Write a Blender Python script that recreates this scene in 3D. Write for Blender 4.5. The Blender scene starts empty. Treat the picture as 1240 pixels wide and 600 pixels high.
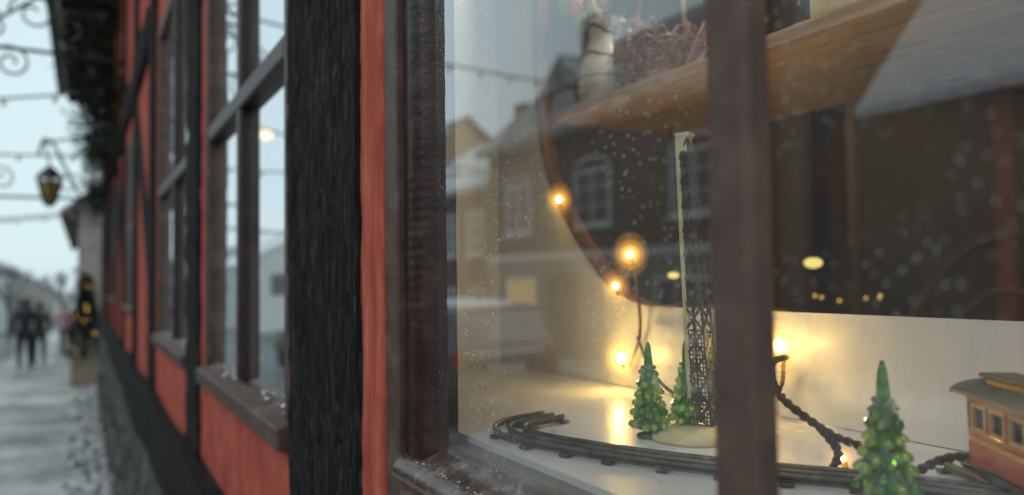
import bpy, bmesh, math, random
from mathutils import Vector, Matrix, noise
random.seed(7)
S = bpy.context.scene
COL = S.collection
# ------------------------------------------------------------------ helpers
def empty(name, loc=(0,0,0)):
    e = bpy.data.objects.new(name, None); e.location = loc; e.empty_display_size=.1
    COL.objects.link(e); return e
def link(ob, parent=None):
    COL.objects.link(ob)
    if parent is not None:
        ob.parent = parent
        ob.matrix_parent_inverse = Matrix.Translation(parent.location).inverted()
    return ob
def mesh_ob(name, verts, faces, mat, parent=None, smooth=False, bevel=0, mats=None, fm=None, segs=2):
    me = bpy.data.meshes.new(name); me.from_pydata([tuple(v) for v in verts], [], faces); me.update()
    ob = bpy.data.objects.new(name, me)
    if mats:
        for m in mats: me.materials.append(m)
        for i,p in enumerate(me.polygons): p.material_index = fm[i]
    else: me.materials.append(mat)
    if smooth:
        for p in me.polygons: p.use_smooth=True
    if bevel:
        b = ob.modifiers.new('bev','BEVEL'); b.width=bevel; b.segments=segs; b.limit_method='ANGLE'
    return link(ob,parent)
BF=[(0,3,2,1),(4,5,6,7),(0,1,5,4),(1,2,6,5),(2,3,7,6),(3,0,4,7)]
def boxv(x0,x1,y0,y1,z0,z1):
    return [(x0,y0,z0),(x1,y0,z0),(x1,y1,z0),(x0,y1,z0),(x0,y0,z1),(x1,y0,z1),(x1,y1,z1),(x0,y1,z1)]
def box(name,x0,x1,y0,y1,z0,z1,mat,parent=None,bevel=0,M=None,segs=2):
    v=boxv(min(x0,x1),max(x0,x1),min(y0,y1),max(y0,y1),min(z0,z1),max(z0,z1))
    if M: v=[M@Vector(p) for p in v]
    return mesh_ob(name,v,BF,mat,parent,bevel=bevel,segs=segs)
class MB:
    """accumulate simple solids in one mesh"""
    def __init__(s): s.v=[]; s.f=[]
    def add(s,v,f):
        o=len(s.v); s.v+= [tuple(p) for p in v]; s.f+=[tuple(i+o for i in q) for q in f]
    def box(s,x0,x1,y0,y1,z0,z1,M=None):
        v=boxv(x0,x1,y0,y1,z0,z1)
        if M: v=[M@Vector(p) for p in v]
        s.add(v,BF)
    def strut(s,p,q,w,n=4):
        p=Vector(p);q=Vector(q);d=(q-p)
        if d.length<1e-6:return
        R=d.to_track_quat('Z','Y').to_matrix()
        v=[];
        for t in (p,q):
            for k in range(n):
                a=2*math.pi*(k+.5)/n; v.append(t+R@Vector((math.cos(a)*w,math.sin(a)*w,0)))
        f=[(k,(k+1)%n,n+(k+1)%n,n+k) for k in range(n)]+[tuple(range(n))[::-1],tuple(range(n,2*n))]
        s.add(v,f)
    def ball(s,c,r,seg=8,ring=6,sc=(1,1,1),R=None):
        v=[];f=[]
        for i in range(ring+1):
            th=math.pi*i/ring
            for j in range(seg):
                a=2*math.pi*j/seg
                q=Vector((math.sin(th)*math.cos(a)*sc[0],math.sin(th)*math.sin(a)*sc[1],math.cos(th)*sc[2]))*r
                if R: q=R@q
                v.append(Vector(c)+q)
        for i in range(ring):
            for j in range(seg):
                f.append((i*seg+j,(i+1)*seg+j,(i+1)*seg+(j+1)%seg,i*seg+(j+1)%seg))
        s.add(v,f)
    def lathe(s,prof,c,seg=24,M=None):
        v=[];f=[]
        for r,z in prof:
            for j in range(seg):
                a=2*math.pi*j/seg; p=Vector((c[0]+r*math.cos(a),c[1]+r*math.sin(a),c[2]+z))
                v.append(M@p if M else p)
        n=len(prof)
        for i in range(n-1):
            for j in range(seg):
                f.append((i*seg+j,i*seg+(j+1)%seg,(i+1)*seg+(j+1)%seg,(i+1)*seg+j))
        s.add(v,f)
    def tube(s,pts,r,n=6):
        pts=[Vector(p) for p in pts]; v=[];f=[]
        for i,p in enumerate(pts):
            d=(pts[min(i+1,len(pts)-1)]-pts[max(i-1,0)])
            if d.length<1e-9: d=Vector((0,0,1))
            R=d.to_track_quat('Z','Y').to_matrix()
            rr=r[i] if isinstance(r,(list,tuple)) else r
            for k in range(n):
                a=2*math.pi*k/n; v.append(p+R@Vector((math.cos(a)*rr,math.sin(a)*rr,0)))
        for i in range(len(pts)-1):
            for k in range(n): f.append((i*n+k,i*n+(k+1)%n,(i+1)*n+(k+1)%n,(i+1)*n+k))
        f.append(tuple(range(n))[::-1]); f.append(tuple(range(len(v)-n,len(v))))
        s.add(v,f)
    def make(s,name,mat,parent=None,smooth=False,bevel=0):
        return mesh_ob(name,s.v,s.f,mat,parent,smooth,bevel)
def spline(pts,n=12):
    P=[Vector(p) for p in pts]; P=[2*P[0]-P[1]]+P+[2*P[-1]-P[-2]]; out=[]
    for i in range(1,len(P)-2):
        for k in range(n):
            t=k/n; a,b,c,d=P[i-1:i+3]
            out.append(.5*((2*b)+(c-a)*t+(2*a-5*b+4*c-d)*t*t+(3*b-a-3*c+d)*t**3))
    out.append(P[-2]); return out
# ------------------------------------------------------------------ materials
def nt(name):
    m=bpy.data.materials.new(name); m.use_nodes=True; t=m.node_tree; t.nodes.clear()
    o=t.nodes.new('ShaderNodeOutputMaterial'); return m,t,o
def N(t,ty,**k):
    n=t.nodes.new(ty)
    for a,b in k.items():
        if a in n.inputs.keys(): n.inputs[a].default_value=b
        else: setattr(n,a,b)
    return n
def c4(c): return (c[0],c[1],c[2],1)
def coords(t,scale=(1,1,1)):
    tc=N(t,'ShaderNodeTexCoord'); mp=N(t,'ShaderNodeMapping'); mp.inputs['Scale'].default_value=scale
    t.links.new(tc.outputs['Object'],mp.inputs[0]); return mp.outputs[0]
def pm(name,cols,scale=(1,1,1),ns=10,rough=.6,rvar=.1,bump=.3,bd=.002,bscale=None,metal=0,detail=4,pos=(.35,.65),spec=.5,trans=0,coat=0,emis=None,bns=None,ior=1.45):
    m,t,o=nt(name); L=t.links
    p=N(t,'ShaderNodeBsdfPrincipled'); L.new(p.outputs[0],o.inputs[0])
    v=coords(t,scale)
    n=N(t,'ShaderNodeTexNoise',Scale=ns,Detail=detail,Roughness=.62); L.new(v,n.inputs['Vector'])
    r=N(t,'ShaderNodeValToRGB'); L.new(n.outputs[0],r.inputs[0])
    e=r.color_ramp.elements; e[0].position=pos[0]; e[1].position=pos[1]; e[0].color=c4(cols[0]); e[1].color=c4(cols[-1])
    if len(cols)==3:
        q=r.color_ramp.elements.new((pos[0]+pos[1])/2); q.color=c4(cols[1])
    L.new(r.outputs[0],p.inputs['Base Color'])
    mr=N(t,'ShaderNodeMapRange'); L.new(n.outputs[0],mr.inputs[0]); mr.inputs[3].default_value=rough-rvar; mr.inputs[4].default_value=rough+rvar
    L.new(mr.outputs[0],p.inputs['Roughness'])
    p.inputs['Metallic'].default_value=metal; p.inputs['Specular IOR Level'].default_value=spec
    p.inputs['Transmission Weight'].default_value=trans; p.inputs['Coat Weight'].default_value=coat; p.inputs['IOR'].default_value=ior
    if emis: p.inputs['Emission Color'].default_value=c4(emis[:3]); p.inputs['Emission Strength'].default_value=emis[3]
    if bump:
        v2=coords(t,bscale) if bscale else v
        n2=N(t,'ShaderNodeTexNoise',Scale=bns or ns*3,Detail=3,Roughness=.6); L.new(v2,n2.inputs['Vector'])
        b=N(t,'ShaderNodeBump',Strength=bump,Distance=bd); L.new(n2.outputs[0],b.inputs['Height']); L.new(b.outputs[0],p.inputs['Normal'])
    return m
def emi(name,c,s):
    m,t,o=nt(name); e=N(t,'ShaderNodeEmission'); e.inputs[0].default_value=c4(c); e.inputs[1].default_value=s
    t.links.new(e.outputs[0],o.inputs[0]); return m

M_black=pm('tarred_timber',[(.005,.005,.006),(.016,.015,.015),(.10,.09,.083)],scale=(16,16,2.6),ns=8,rough=.85,spec=.25,bump=1,bd=.005,pos=(.32,.78),detail=7,bns=16)
M_red=pm('red_paint',[(.26,.058,.044),(.41,.088,.064),(.50,.15,.11)],ns=9,rough=.85,spec=.15,bump=.5,bd=.0025,bns=120,pos=(.25,.75),detail=7)
M_redwood=pm('red_wood_paint',[(.26,.052,.036),(.45,.092,.060),(.58,.18,.13)],scale=(6,6,1),ns=9,rough=.8,spec=.2,bump=.8,bd=.002,bns=60,pos=(.25,.75),detail=7)
M_brown=pm('brown_gloss_paint',[(.060,.036,.030),(.10,.064,.054),(.18,.13,.115)],scale=(1,1,1),ns=25,rough=.5,rvar=.12,spec=.35,bump=.5,bd=.0015,bns=110,pos=(.3,.8))
M_brown2=pm('dark_brown_paint',[(.022,.011,.010),(.038,.021,.018),(.08,.05,.044)],ns=30,rough=.4,rvar=.12,spec=.45,bump=.8,bd=.0015,bns=70,pos=(.3,.8))
M_wood=pm('light_wood',[(.40,.26,.15),(.55,.38,.24),(.62,.46,.31)],scale=(1,10,10),ns=8,rough=.5,bump=.2,bd=.001)
M_wood2=pm('brown_wood_edge',[(.14,.065,.033),(.26,.13,.065)],ns=20,rough=.45,bump=.2)
M_white=pm('white_board',[(.68,.675,.65),(.72,.715,.69)],scale=(8,1,1),ns=6,rough=.32,rvar=.05,bump=.12,bd=.001,bscale=(60,1,2),bns=4)
M_floor=pm('display_floor_paint',[(.66,.68,.70),(.76,.78,.80)],ns=6,rough=.3,bump=.15,bd=.001)
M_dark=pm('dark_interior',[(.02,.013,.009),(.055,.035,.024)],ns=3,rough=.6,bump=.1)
M_snow=pm('snow',[(.62,.64,.67),(.80,.82,.85)],ns=6,rough=.8,bump=.5,bd=.02)
M_iron=pm('wrought_iron',[(.01,.01,.011),(.03,.03,.03)],ns=30,rough=.5,bump=.2)
M_track=pm('tin_track',[(.05,.045,.035),(.14,.13,.10)],ns=60,rough=.42,metal=.7,bump=.2,bd=.0005)
M_stone=pm('stone_plinth',[(.03,.03,.03),(.08,.08,.08),(.4,.42,.44)],ns=9,rough=.85,bump=1,bd=.03,pos=(.35,.8))
M_cream=pm('cream_paint',[(.60,.52,.28),(.72,.65,.40)],ns=60,rough=.5,bump=.1)
M_towerd=pm('dark_tin',[(.025,.02,.013),(.08,.065,.04)],ns=80,rough=.5,bump=.2,bd=.0005)
M_cord=pm('brown_cord',[(.03,.017,.01),(.09,.05,.03)],ns=200,rough=.55,bump=.4,bd=.0005)
M_gg=pm('green_glass',[(.05,.26,.015),(.12,.42,.04)],ns=60,rough=.05,rvar=.02,bump=0,trans=.8,spec=.9,ior=1.5,coat=.6)
M_gb=pm('green_glass_drops',[(.30,.60,.04),(.78,.92,.16)],ns=90,rough=.04,rvar=.02,bump=0,trans=.7,spec=1,ior=1.5,coat=.8,pos=(.42,.58))  # yellow-green base colour paints the glints onto the drops
M_wick=pm('copper_wicker',[(.24,.10,.06),(.56,.34,.25)],ns=60,rough=.35,metal=.2,bump=.2)

def glass_mat(name,mul=1.9,tint=(.96,.975,.97),haze=.04):
    m,t,o=nt(name); L=t.links
    tr=N(t,'ShaderNodeBsdfTransparent'); tr.inputs[0].default_value=c4(tint)
    g=N(t,'ShaderNodeBsdfGlossy',Roughness=.0); g.inputs[0].default_value=(.97,.98,1,1)
    v=coords(t); n=N(t,'ShaderNodeTexNoise',Scale=2.2,Detail=1); L.new(v,n.inputs['Vector'])
    b=N(t,'ShaderNodeBump',Strength=.25,Distance=.004); L.new(n.outputs[0],b.inputs['Height']); L.new(b.outputs[0],g.inputs['Normal'])
    ge=N(t,'ShaderNodeNewGeometry'); dt=N(t,'ShaderNodeVectorMath',operation='DOT_PRODUCT'); L.new(ge.outputs['Incoming'],dt.inputs[0]); L.new(ge.outputs['Normal'],dt.inputs[1])
    ab=N(t,'ShaderNodeMath',operation='ABSOLUTE'); L.new(dt.outputs['Value'],ab.inputs[0])
    om=N(t,'ShaderNodeMath',operation='SUBTRACT'); om.inputs[0].default_value=1; L.new(ab.outputs[0],om.inputs[1])
    pw=N(t,'ShaderNodeMath',operation='POWER'); pw.inputs[1].default_value=5; L.new(om.outputs[0],pw.inputs[0])
    f=N(t,'ShaderNodeMath',operation='MULTIPLY_ADD'); f.inputs[1].default_value=.96*mul; f.inputs[2].default_value=.045*mul; L.new(pw.outputs[0],f.inputs[0])
    mn=N(t,'ShaderNodeMath',operation='MINIMUM'); mn.inputs[1].default_value=.9; L.new(f.outputs[0],mn.inputs[0])
    mx=N(t,'ShaderNodeMixShader'); L.new(mn.outputs[0],mx.inputs[0]); L.new(tr.outputs[0],mx.inputs[1]); L.new(g.outputs[0],mx.inputs[2])
    d=N(t,'ShaderNodeBsdfDiffuse'); d.inputs[0].default_value=(.75,.75,.73,1)
    vo=N(t,'ShaderNodeTexVoronoi',Scale=170); L.new(v,vo.inputs['Vector'])
    lt=N(t,'ShaderNodeMath',operation='LESS_THAN'); lt.inputs[1].default_value=.17; L.new(vo.outputs['Distance'],lt.inputs[0])
    n2=N(t,'ShaderNodeTexNoise',Scale=7,Detail=3); L.new(v,n2.inputs['Vector'])
    mr=N(t,'ShaderNodeMapRange'); L.new(n2.outputs[0],mr.inputs[0]); mr.inputs[1].default_value=.40; mr.inputs[2].default_value=.65; mr.inputs[3].default_value=0; mr.inputs[4].default_value=.6
    mu=N(t,'ShaderNodeMath',operation='MULTIPLY'); L.new(lt.outputs[0],mu.inputs[0]); L.new(mr.outputs[0],mu.inputs[1])
    mr2=N(t,'ShaderNodeMapRange'); L.new(n2.outputs[0],mr2.inputs[0]); mr2.inputs[1].default_value=.3; mr2.inputs[2].default_value=.7; mr2.inputs[3].default_value=haze*.6; mr2.inputs[4].default_value=haze*1.4
    ad=N(t,'ShaderNodeMath',operation='ADD'); L.new(mu.outputs[0],ad.inputs[0]); L.new(mr2.outputs[0],ad.inputs[1])
    m2=N(t,'ShaderNodeMixShader'); L.new(ad.outputs[0],m2.inputs[0]); L.new(mx.outputs[0],m2.inputs[1]); L.new(d.outputs[0],m2.inputs[2])
    L.new(m2.outputs[0],o.inputs[0]); return m
M_glass=glass_mat('window_glass',4.5)
def pane(name,x0,x1,y,z0,z1,parent):
    return mesh_ob(name,[(x0,y,z0),(x1,y,z0),(x1,y,z1),(x0,y,z1)],[(0,1,2,3)],M_glass,parent)
# ------------------------------------------------------------------ ground
def ground():
    m,t,o=nt('slushy_ground'); L=t.links
    p=N(t,'ShaderNodeBsdfPrincipled'); L.new(p.outputs[0],o.inputs[0]); v=coords(t)
    n=N(t,'ShaderNodeTexNoise',Scale=1.1,Detail=9,Roughness=.65); L.new(v,n.inputs['Vector'])
    vo=N(t,'ShaderNodeTexVoronoi',Scale=9); L.new(v,vo.inputs['Vector'])
    r=N(t,'ShaderNodeValToRGB'); e=r.color_ramp.elements; e[0].position=.36; e[0].color=(.16,.16,.16,1); e[1].position=.62; e[1].color=(.60,.60,.59,1)
    L.new(n.outputs[0],r.inputs[0]); L.new(r.outputs[0],p.inputs['Base Color'])
    r2=N(t,'ShaderNodeValToRGB'); r2.color_ramp.elements[0].color=(.3,.3,.3,1); r2.color_ramp.elements[1].color=(.85,.85,.85,1); L.new(n.outputs[0],r2.inputs[0]); L.new(r2.outputs[0],p.inputs['Roughness'])
    b=N(t,'ShaderNodeBump',Strength=.7,Distance=.03); L.new(vo.outputs['Distance'],b.inputs['Height'])
    b2=N(t,'ShaderNodeBump',Strength=.6,Distance=.04); L.new(n.outputs[0],b2.inputs['Height']); L.new(b.outputs[0],b2.inputs['Normal']); L.new(b2.outputs[0],p.inputs['Normal'])
    M_road=pm('slushy_asphalt',[(.045,.045,.048),(.10,.10,.105),(.40,.41,.43)],scale=(.4,1.6,1),ns=1.6,rough=.5,rvar=.2,bump=.5,bd=.02,bns=20,pos=(.35,.7))
    M_kerb=pm('granite_kerb',[(.2,.2,.2),(.34,.34,.35)],ns=40,rough=.7)
    ys=[-60,2.2,2.2,2.35,2.35,7.7,7.7,7.85,7.85,70]; zs=[0,0,0.004,0.004,-.12,-.12,.004,.004,0,0]
    fmY=[0,2,2,2,1,2,2,2,0]
    xs=[-60]+[i*3 for i in range(-10,31)]+[140,400]
    V=[];F=[];FM=[]
    for x in xs:
        zz=-.03*max(min(x,90),-30)
        for y,z in zip(ys,zs): V.append((x,y,zz+z))
    n=len(ys)
    for i in range(len(xs)-1):
        for j in range(n-1):
            F.append((i*n+j,(i+1)*n+j,(i+1)*n+j+1,i*n+j+1)); FM.append(fmY[j])
    mesh_ob('ground',V,F,None,mats=[m,M_road,M_kerb],fm=FM)
ground()
gz=lambda x:-.03*max(min(x,90),-30)
random.seed(3); mb=MB()
for i in range(420):
    xx=random.uniform(.5,16); yy=.08+abs(random.gauss(0,.16)); r=random.uniform(.015,.06)
    mb.ball((xx,yy,gz(xx)+r*.3),r,7,5,(1.3,1,.7))
mb.make('snow_rubble',pm('dirty_snow',[(.10,.10,.10),(.35,.35,.35),(.65,.66,.68)],ns=14,rough=.8,bump=.6,bd=.01),None,smooth=True)
random.seed(7)
# ------------------------------------------------------------------ timber building
B=empty('half_timbered_house')
def timber(name,x0,x1,z0,z1,yf,dep=.09,res=.02,amp=1,seed=0,parent=B):
    W=x1-x0; nf=max(4,int(W/res)); ns=2
    prof=[(x0,yf-dep),(x0,yf-.012)]+[(x0+W*i/nf,yf) for i in range(nf+1)]+[(x1,yf-.012),(x1,yf-dep)]
    nz=max(4,int((z1-z0)/(res*2.5))); V=[];F=[]
    for k in range(nz+1):
        z=z0+(z1-z0)*k/nz
        for i,(x,y) in enumerate(prof):
            q=Vector((x*9+seed*7,z*1.1,seed*3.1)); h=noise.noise(q)*.004+noise.noise(Vector((x*45,z*2.5,seed)))*.0025+noise.noise(Vector((x*150,z*9,seed)))*.0016+noise.noise(Vector((x*70,z*65,seed)))*.0013
            w1=.5*noise.noise(Vector((z*2.1,x*3,seed)))+.12*noise.noise(Vector((z*11,x*9,seed)))
            r=1-abs(noise.noise(Vector((x*30+seed*5+w1,z*1.6,seed*1.7))))
            c=max(0,r-.95)/.05*.009*max(0,.5+noise.noise(Vector((x*12,z*3,9)))) 
            r2=1-abs(noise.noise(Vector((x*75+w1*2,z*4.5,seed*2.7+4)))); c+=max(0,r2-.9)/.1*.003
            fl=noise.noise(Vector((x*22,z*16,seed+11))); c+=.0028 if fl>.26 else 0
            ex=noise.noise(Vector((z*5,seed,i//3)))*.003+noise.noise(Vector((z*28,seed+5,0)))*.0014 if i in(0,1,2,3,len(prof)-1,len(prof)-2,len(prof)-3) else 0
            V.append((x+ex*amp,y+(h-c)*amp if 1<=i<=nf+3 else y,z))
    n=len(prof)
    for k in range(nz):
        for i in range(n-1): F.append((k*n+i,(k+1)*n+i,(k+1)*n+i+1,k*n+i+1))
    return mesh_ob(name,V,F,M_black,parent,smooth=True)
TOP=4.7
timber('oak_post_lower',.888,1.228,.98,2.5,.012,res=.0022,seed=1)
timber('oak_post_upper',.888,1.228,2.5,TOP,.012,res=.01,seed=1)
def redboard(name,x0,x1,z0,z1,yf,parent=B,dep=.05):
    nz=int((z1-z0)/.006); V=[];F=[]
    nx=8
    prof=[(x0,yf-dep),(x0,yf-.003)]+[(x0+.003+(x1-x0-.006)*i/nx,yf+.001) for i in range(nx+1)]+[(x1,yf-.003),(x1,yf-dep)]
    for k in range(nz+1):
        z=z0+(z1-z0)*k/nz
        for i,(x,y) in enumerate(prof):
            V.append((x+noise.noise(Vector((z*9,x,3)))*.004+noise.noise(Vector((z*45,x,3)))*.0012,y+noise.noise(Vector((z*14,x*30,1)))*.0022+noise.noise(Vector((z*60,x*90,1)))*.0010,z))
    n=len(prof)
    for k in range(nz):
        for i in range(n-1): F.append((k*n+i,(k+1)*n+i,(k+1)*n+i+1,k*n+i+1))
    mesh_ob(name,V,F,M_redwood,parent,smooth=True)
redboard('red_trim',.810,.882,.98,2.75,.004)
redboard('red_trim_post',1.233,1.267,1.0,2.75,.0)
def window(x0,x1,z0,z1,name,tz=1.915,xm=None,snow=True,res=0):
    f=.045
    def bx(n,*a,**k): return box(n,*a,parent=B,**k)
    for n,a in (('stile',(x0,x0+f,-.06,-.002,z0,z1)),('stile',(x1-f,x1,-.06,-.002,z0,z1)),('rail',(x0+f,x1-f,-.06,-.003,z1-f,z1))):
        bx(name+'_'+n,*a,M_brown,bevel=.004)
    V=[(x0-.0,-.06,z0-.02),(x1+.0,-.06,z0-.02),(x1+.0,.02,z0-.02),(x0-.0,.02,z0-.02),(x0-.0,-.06,z0+.05),(x1+.0,-.06,z0+.05),(x1+.0,.022,z0+.018),(x0-.0,.022,z0+.018)]
    mesh_ob(name+'_sill',V,BF,M_brown,B,bevel=.004)
    if xm is None: xm=(x0+x1)/2
    bx(name+'_mullion',xm-.022,xm+.022,-.05,-.005,z0+.04,z1-f,M_brown2,bevel=.006)
    bx(name+'_transom',x0+f,x1-f,-.048,-.003,tz-.022,tz+.022,M_brown2,bevel=.006)
    pane(name+'_glass',x0+f-.005,x1-f+.005,-.028,z0+.03,z1-f+.005,B)
    if snow:
        mb=MB()
        for i in range(30):
            xx=random.uniform(x0,x1); mb.ball((xx,random.uniform(-.03,.0),z0+.036),random.uniform(.002,.006),sc=(1.8,.8,.35))
        mb.make(name+'_snow_bits',M_snow,B,smooth=True)
window(1.272,2.29,1.235,2.7,'window')
redboard('red_trim_post_b',2.292,2.33,1.0,2.8,.0)
timber('oak_post',2.335,2.60,.8,TOP,.015,res=.012,seed=2)
window(2.66,3.88,1.235,2.7,'window_far',xm=3.2)
timber('oak_post',3.95,4.22,.8,TOP,.015,res=.015,seed=3)
def panel(x0,x1,z0,z1,y=-.004):
    box('infill_panel',x0,x1,-.12,y,z0,z1,M_red,B)
panel(1.228,2.335,.8,1.213); panel(2.60,3.95,.8,1.213); panel(2.602,2.658,1.213,2.72); panel(3.882,3.95,1.213,2.72)
panel(.80,4.22,2.705,TOP,-.008); panel(-2,.80,2.66,TOP,-.008)
x=4.22; k=4
while x<14:
    w=1.35 if k%2 else 1.1
    panel(x,x+w,.8,TOP)
    timber('oak_post',x+w,x+w+.22,.8,TOP,.02,res=.02,seed=k)
    if k in(4,6,9):
        a=(x,1.55);b=(x+w,2.5)
        V=[(a[0],-.05,a[1]-.13),(b[0],-.05,b[1]-.13),(b[0],.012,b[1]-.13),(a[0],.012,a[1]-.13),(a[0],-.05,a[1]+.13),(b[0],-.05,b[1]+.13),(b[0],.012,b[1]+.13),(a[0],.012,a[1]+.13)]
        mesh_ob('brace',V,BF,M_black,B,bevel=.01)
    if k in(5,7,8):
        window(x+.15,x+w-.1,1.3,2.6,'window_row%d'%k,snow=False)
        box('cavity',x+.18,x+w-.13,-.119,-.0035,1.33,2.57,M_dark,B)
    if k in (4,6,8): 
        window(x+.2,x+w-.15,3.3,4.3,'upper_window%d'%k,tz=3.9,snow=False)
    x+=w+.22;k+=1
XE=x
timber('corner_post',XE,XE+.3,-.5,TOP,.03,res=.03,seed=30)
M_blackh=pm('tarred_timber_h',[(.006,.006,.007),(.015,.014,.015),(.04,.038,.038)],scale=(1.2,14,14),ns=6,rough=.85,spec=.2,bump=1,bd=.008,pos=(.3,.75))
def hbeam(name,x0,x1,z0,z1,yf,seed):
    nx=int((x1-x0)/.04); nzz=6; V=[];F=[]
    prof=[(yf-.15,z0),(yf-.01,z0)]+[(yf,z0+.01+(z1-z0-.02)*i/nzz) for i in range(nzz+1)]+[(yf-.01,z1),(yf-.15,z1)]
    for i in range(nx+1):
        xx=x0+(x1-x0)*i/nx
        for j,(y,z) in enumerate(prof):
            V.append((xx,y+noise.noise(Vector((xx*1.5,z*14,seed)))*.022,z+noise.noise(Vector((xx*1.1,seed,j//4)))*.022))
    n=len(prof)
    for i in range(nx):
        for j in range(n-1): F.append((i*n+j,(i+1)*n+j,(i+1)*n+j+1,i*n+j+1))
    mesh_ob(name,V,F,M_blackh,B,smooth=True)
hbeam('sill_beam',-3,XE+.3,.74,.98,.055,1)
hbeam('mid_beam',4.22,XE,2.72,2.92,.028,2)
box('plinth',-3,XE+.3,-.2,.05,-1,.745,M_stone,B)
mb=MB()
for i in range(160):
    xx=random.uniform(0,XE); zz=random.choice([.12,.36,.6])+random.uniform(-.05,.05)-.03*xx
    r=random.uniform(.09,.16); 
    if zz+r*.7<.74: mb.ball((xx,.05,zz),r,sc=(1.2,.35,.7),seg=10,ring=7)
mb.make('plinth_stones',M_stone,B,smooth=True)
box('soffit',-3,XE+.5,-.2,.50,TOP,TOP+.06,M_dark,B)
mb=MB()
xx=-3
while xx<XE+.4:
    mb.box(xx,xx+.1,-.05,.55,TOP-.12,TOP-.003); xx+=.7
mb.make('rafter_ends',M_black,B)
M_tile=pm('snowy_roof_tile',[(.10,.05,.04),(.26,.24,.24),(.62,.64,.67)],ns=2.2,rough=.75,bump=.6,bd=.03,bscale=(6,2,6),bns=5,pos=(.3,.7))
V=[(-3,.6,TOP+.05),(XE+.5,.6,TOP+.05),(XE+.5,-3.6,TOP+3.6),(-3,-3.6,TOP+3.6),(-3,.6,TOP+.13),(XE+.5,.6,TOP+.13),(XE+.5,-3.6,TOP+3.75),(-3,-3.6,TOP+3.75)]
mesh_ob('roof',V,BF,M_tile,B)
box('gutter',-3,XE+.5,.6,.70,TOP+.0,TOP+.1,M_iron,B,bevel=.03)
box('end_wall',XE+.02,XE+.28,-7,-.12,-1,TOP,M_red,B)
M_room=pm('room_wall',[(.30,.27,.25),(.42,.39,.36)],ns=2,rough=.7)
box('room_back',1.34,XE,-1.9,-1.8,.5,3,M_room,B)
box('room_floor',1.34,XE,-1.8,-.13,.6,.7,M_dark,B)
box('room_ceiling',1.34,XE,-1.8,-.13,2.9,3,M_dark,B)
# ------------------------------------------------------------------ shop window (foreground)
SW=empty('shop_window',(.3,0,1.3))
X0=-.62
box('casing_left',.768,.807,-.07,.002,1.16,2.66,M_brown,SW,bevel=.0025)
box('casing_bottom',X0,.7675,-.07,.001,1.16,1.285,M_brown,SW,bevel=.003)
def stile(name,xa,xb,z0,z1):
    nz=int((z1-z0)/.0025); V=[];F=[]
    prof=[(xa+.0,-.045,0),(xa+.0,-.022,0),(xa+.006,-.012,.5),(xa+.010,-.007,1),((xa+xb)/2+.002,-.0045,1),(xb-.003,-.005,1),(xb,-.009,.3),(xb,-.05,0)]
    for k in range(nz+1):
        z=z0+(z1-z0)*k/nz
        for x,y,a in prof:
            am=max(0,.45+noise.noise(Vector((z*9,x*30,4)))*1.4)
            rp=(abs(math.sin(z*300+3*noise.noise(Vector((z*14,x*8,0))))))**4*.0008*a*am
            V.append((x+noise.noise(Vector((z*30,x,2)))*.0007,y+rp+noise.noise(Vector((z*40,x*60,2)))*.0006,z))
    n=len(prof)
    for k in range(nz):
        for i in range(n-1): F.append((k*n+i,(k+1)*n+i,(k+1)*n+i+1,k*n+i+1))
    return mesh_ob(name,V,F,M_brown2,SW,smooth=True)
stile('stile_left',.716,.766,1.30,2.62)
V=[];F=[];nx=320
for i in range(nx+1):
    xx=X0+(.766-X0)*i/nx
    for y,z,a in [(-.06,1.26,0),(-.06,1.324,0),(-.024,1.324,.3),(-.021,1.319,1),(-.008,1.312,1),(.004,1.305,1),(.010,1.298,1),(.011,1.290,.5),(.004,1.284,0),(0,1.26,0)]:
        V.append((xx,y+a*noise.noise(Vector((xx*30,y*50,1)))*.001,z+a*noise.noise(Vector((xx*35,y*60,7)))*.0010))
for i in range(nx):
    for j in range(9): F.append((i*10+j,(i+1)*10+j,(i+1)*10+j+1,i*10+j+1))
M_wet=pm('wet_brown_paint',[(.045,.024,.019),(.08,.048,.04),(.22,.17,.15)],ns=45,rough=.22,rvar=.15,spec=.5,bump=.8,bd=.001,bns=120,pos=(.3,.72),coat=.3)
mesh_ob('rail_bottom',V,F,M_wet,SW,smooth=True)
box('rail_top',X0,.766,-.05,-.004,2.60,2.655,M_brown2,SW,bevel=.004)
M_mull=pm('brown_mullion_paint',[(.08,.053,.045),(.12,.08,.068),(.17,.122,.106)],ns=20,rough=.6,rvar=.1,spec=.3,bump=.5,bd=.0015,bns=90,pos=(.3,.8))
for i,xm in enumerate((.288,-.15,-.56)):
    box('mullion_%d'%(i+1),xm-.0155,xm+.0155,-.0210,.0,1.30,2.61,M_mull,SW,bevel=.006,segs=4)
pane('glass_pane',X0,.718,-.0225,1.318,2.61,SW)
box('wall_right',-3,X0-.002,-.12,-.002,.98,2.66,M_red,B)
mb=MB()
for i in range(90):
    mb.ball((random.uniform(.3,.76),random.uniform(-.018,.006),1.311),random.uniform(.0008,.0018),sc=(1.3,1,.6))
M_water=pm('water',[(.9,.9,.9),(1,1,1)],ns=5,rough=.03,rvar=0,bump=0,trans=1,ior=1.33)
mb.make('water_drops',M_water,SW,smooth=True)
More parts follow.
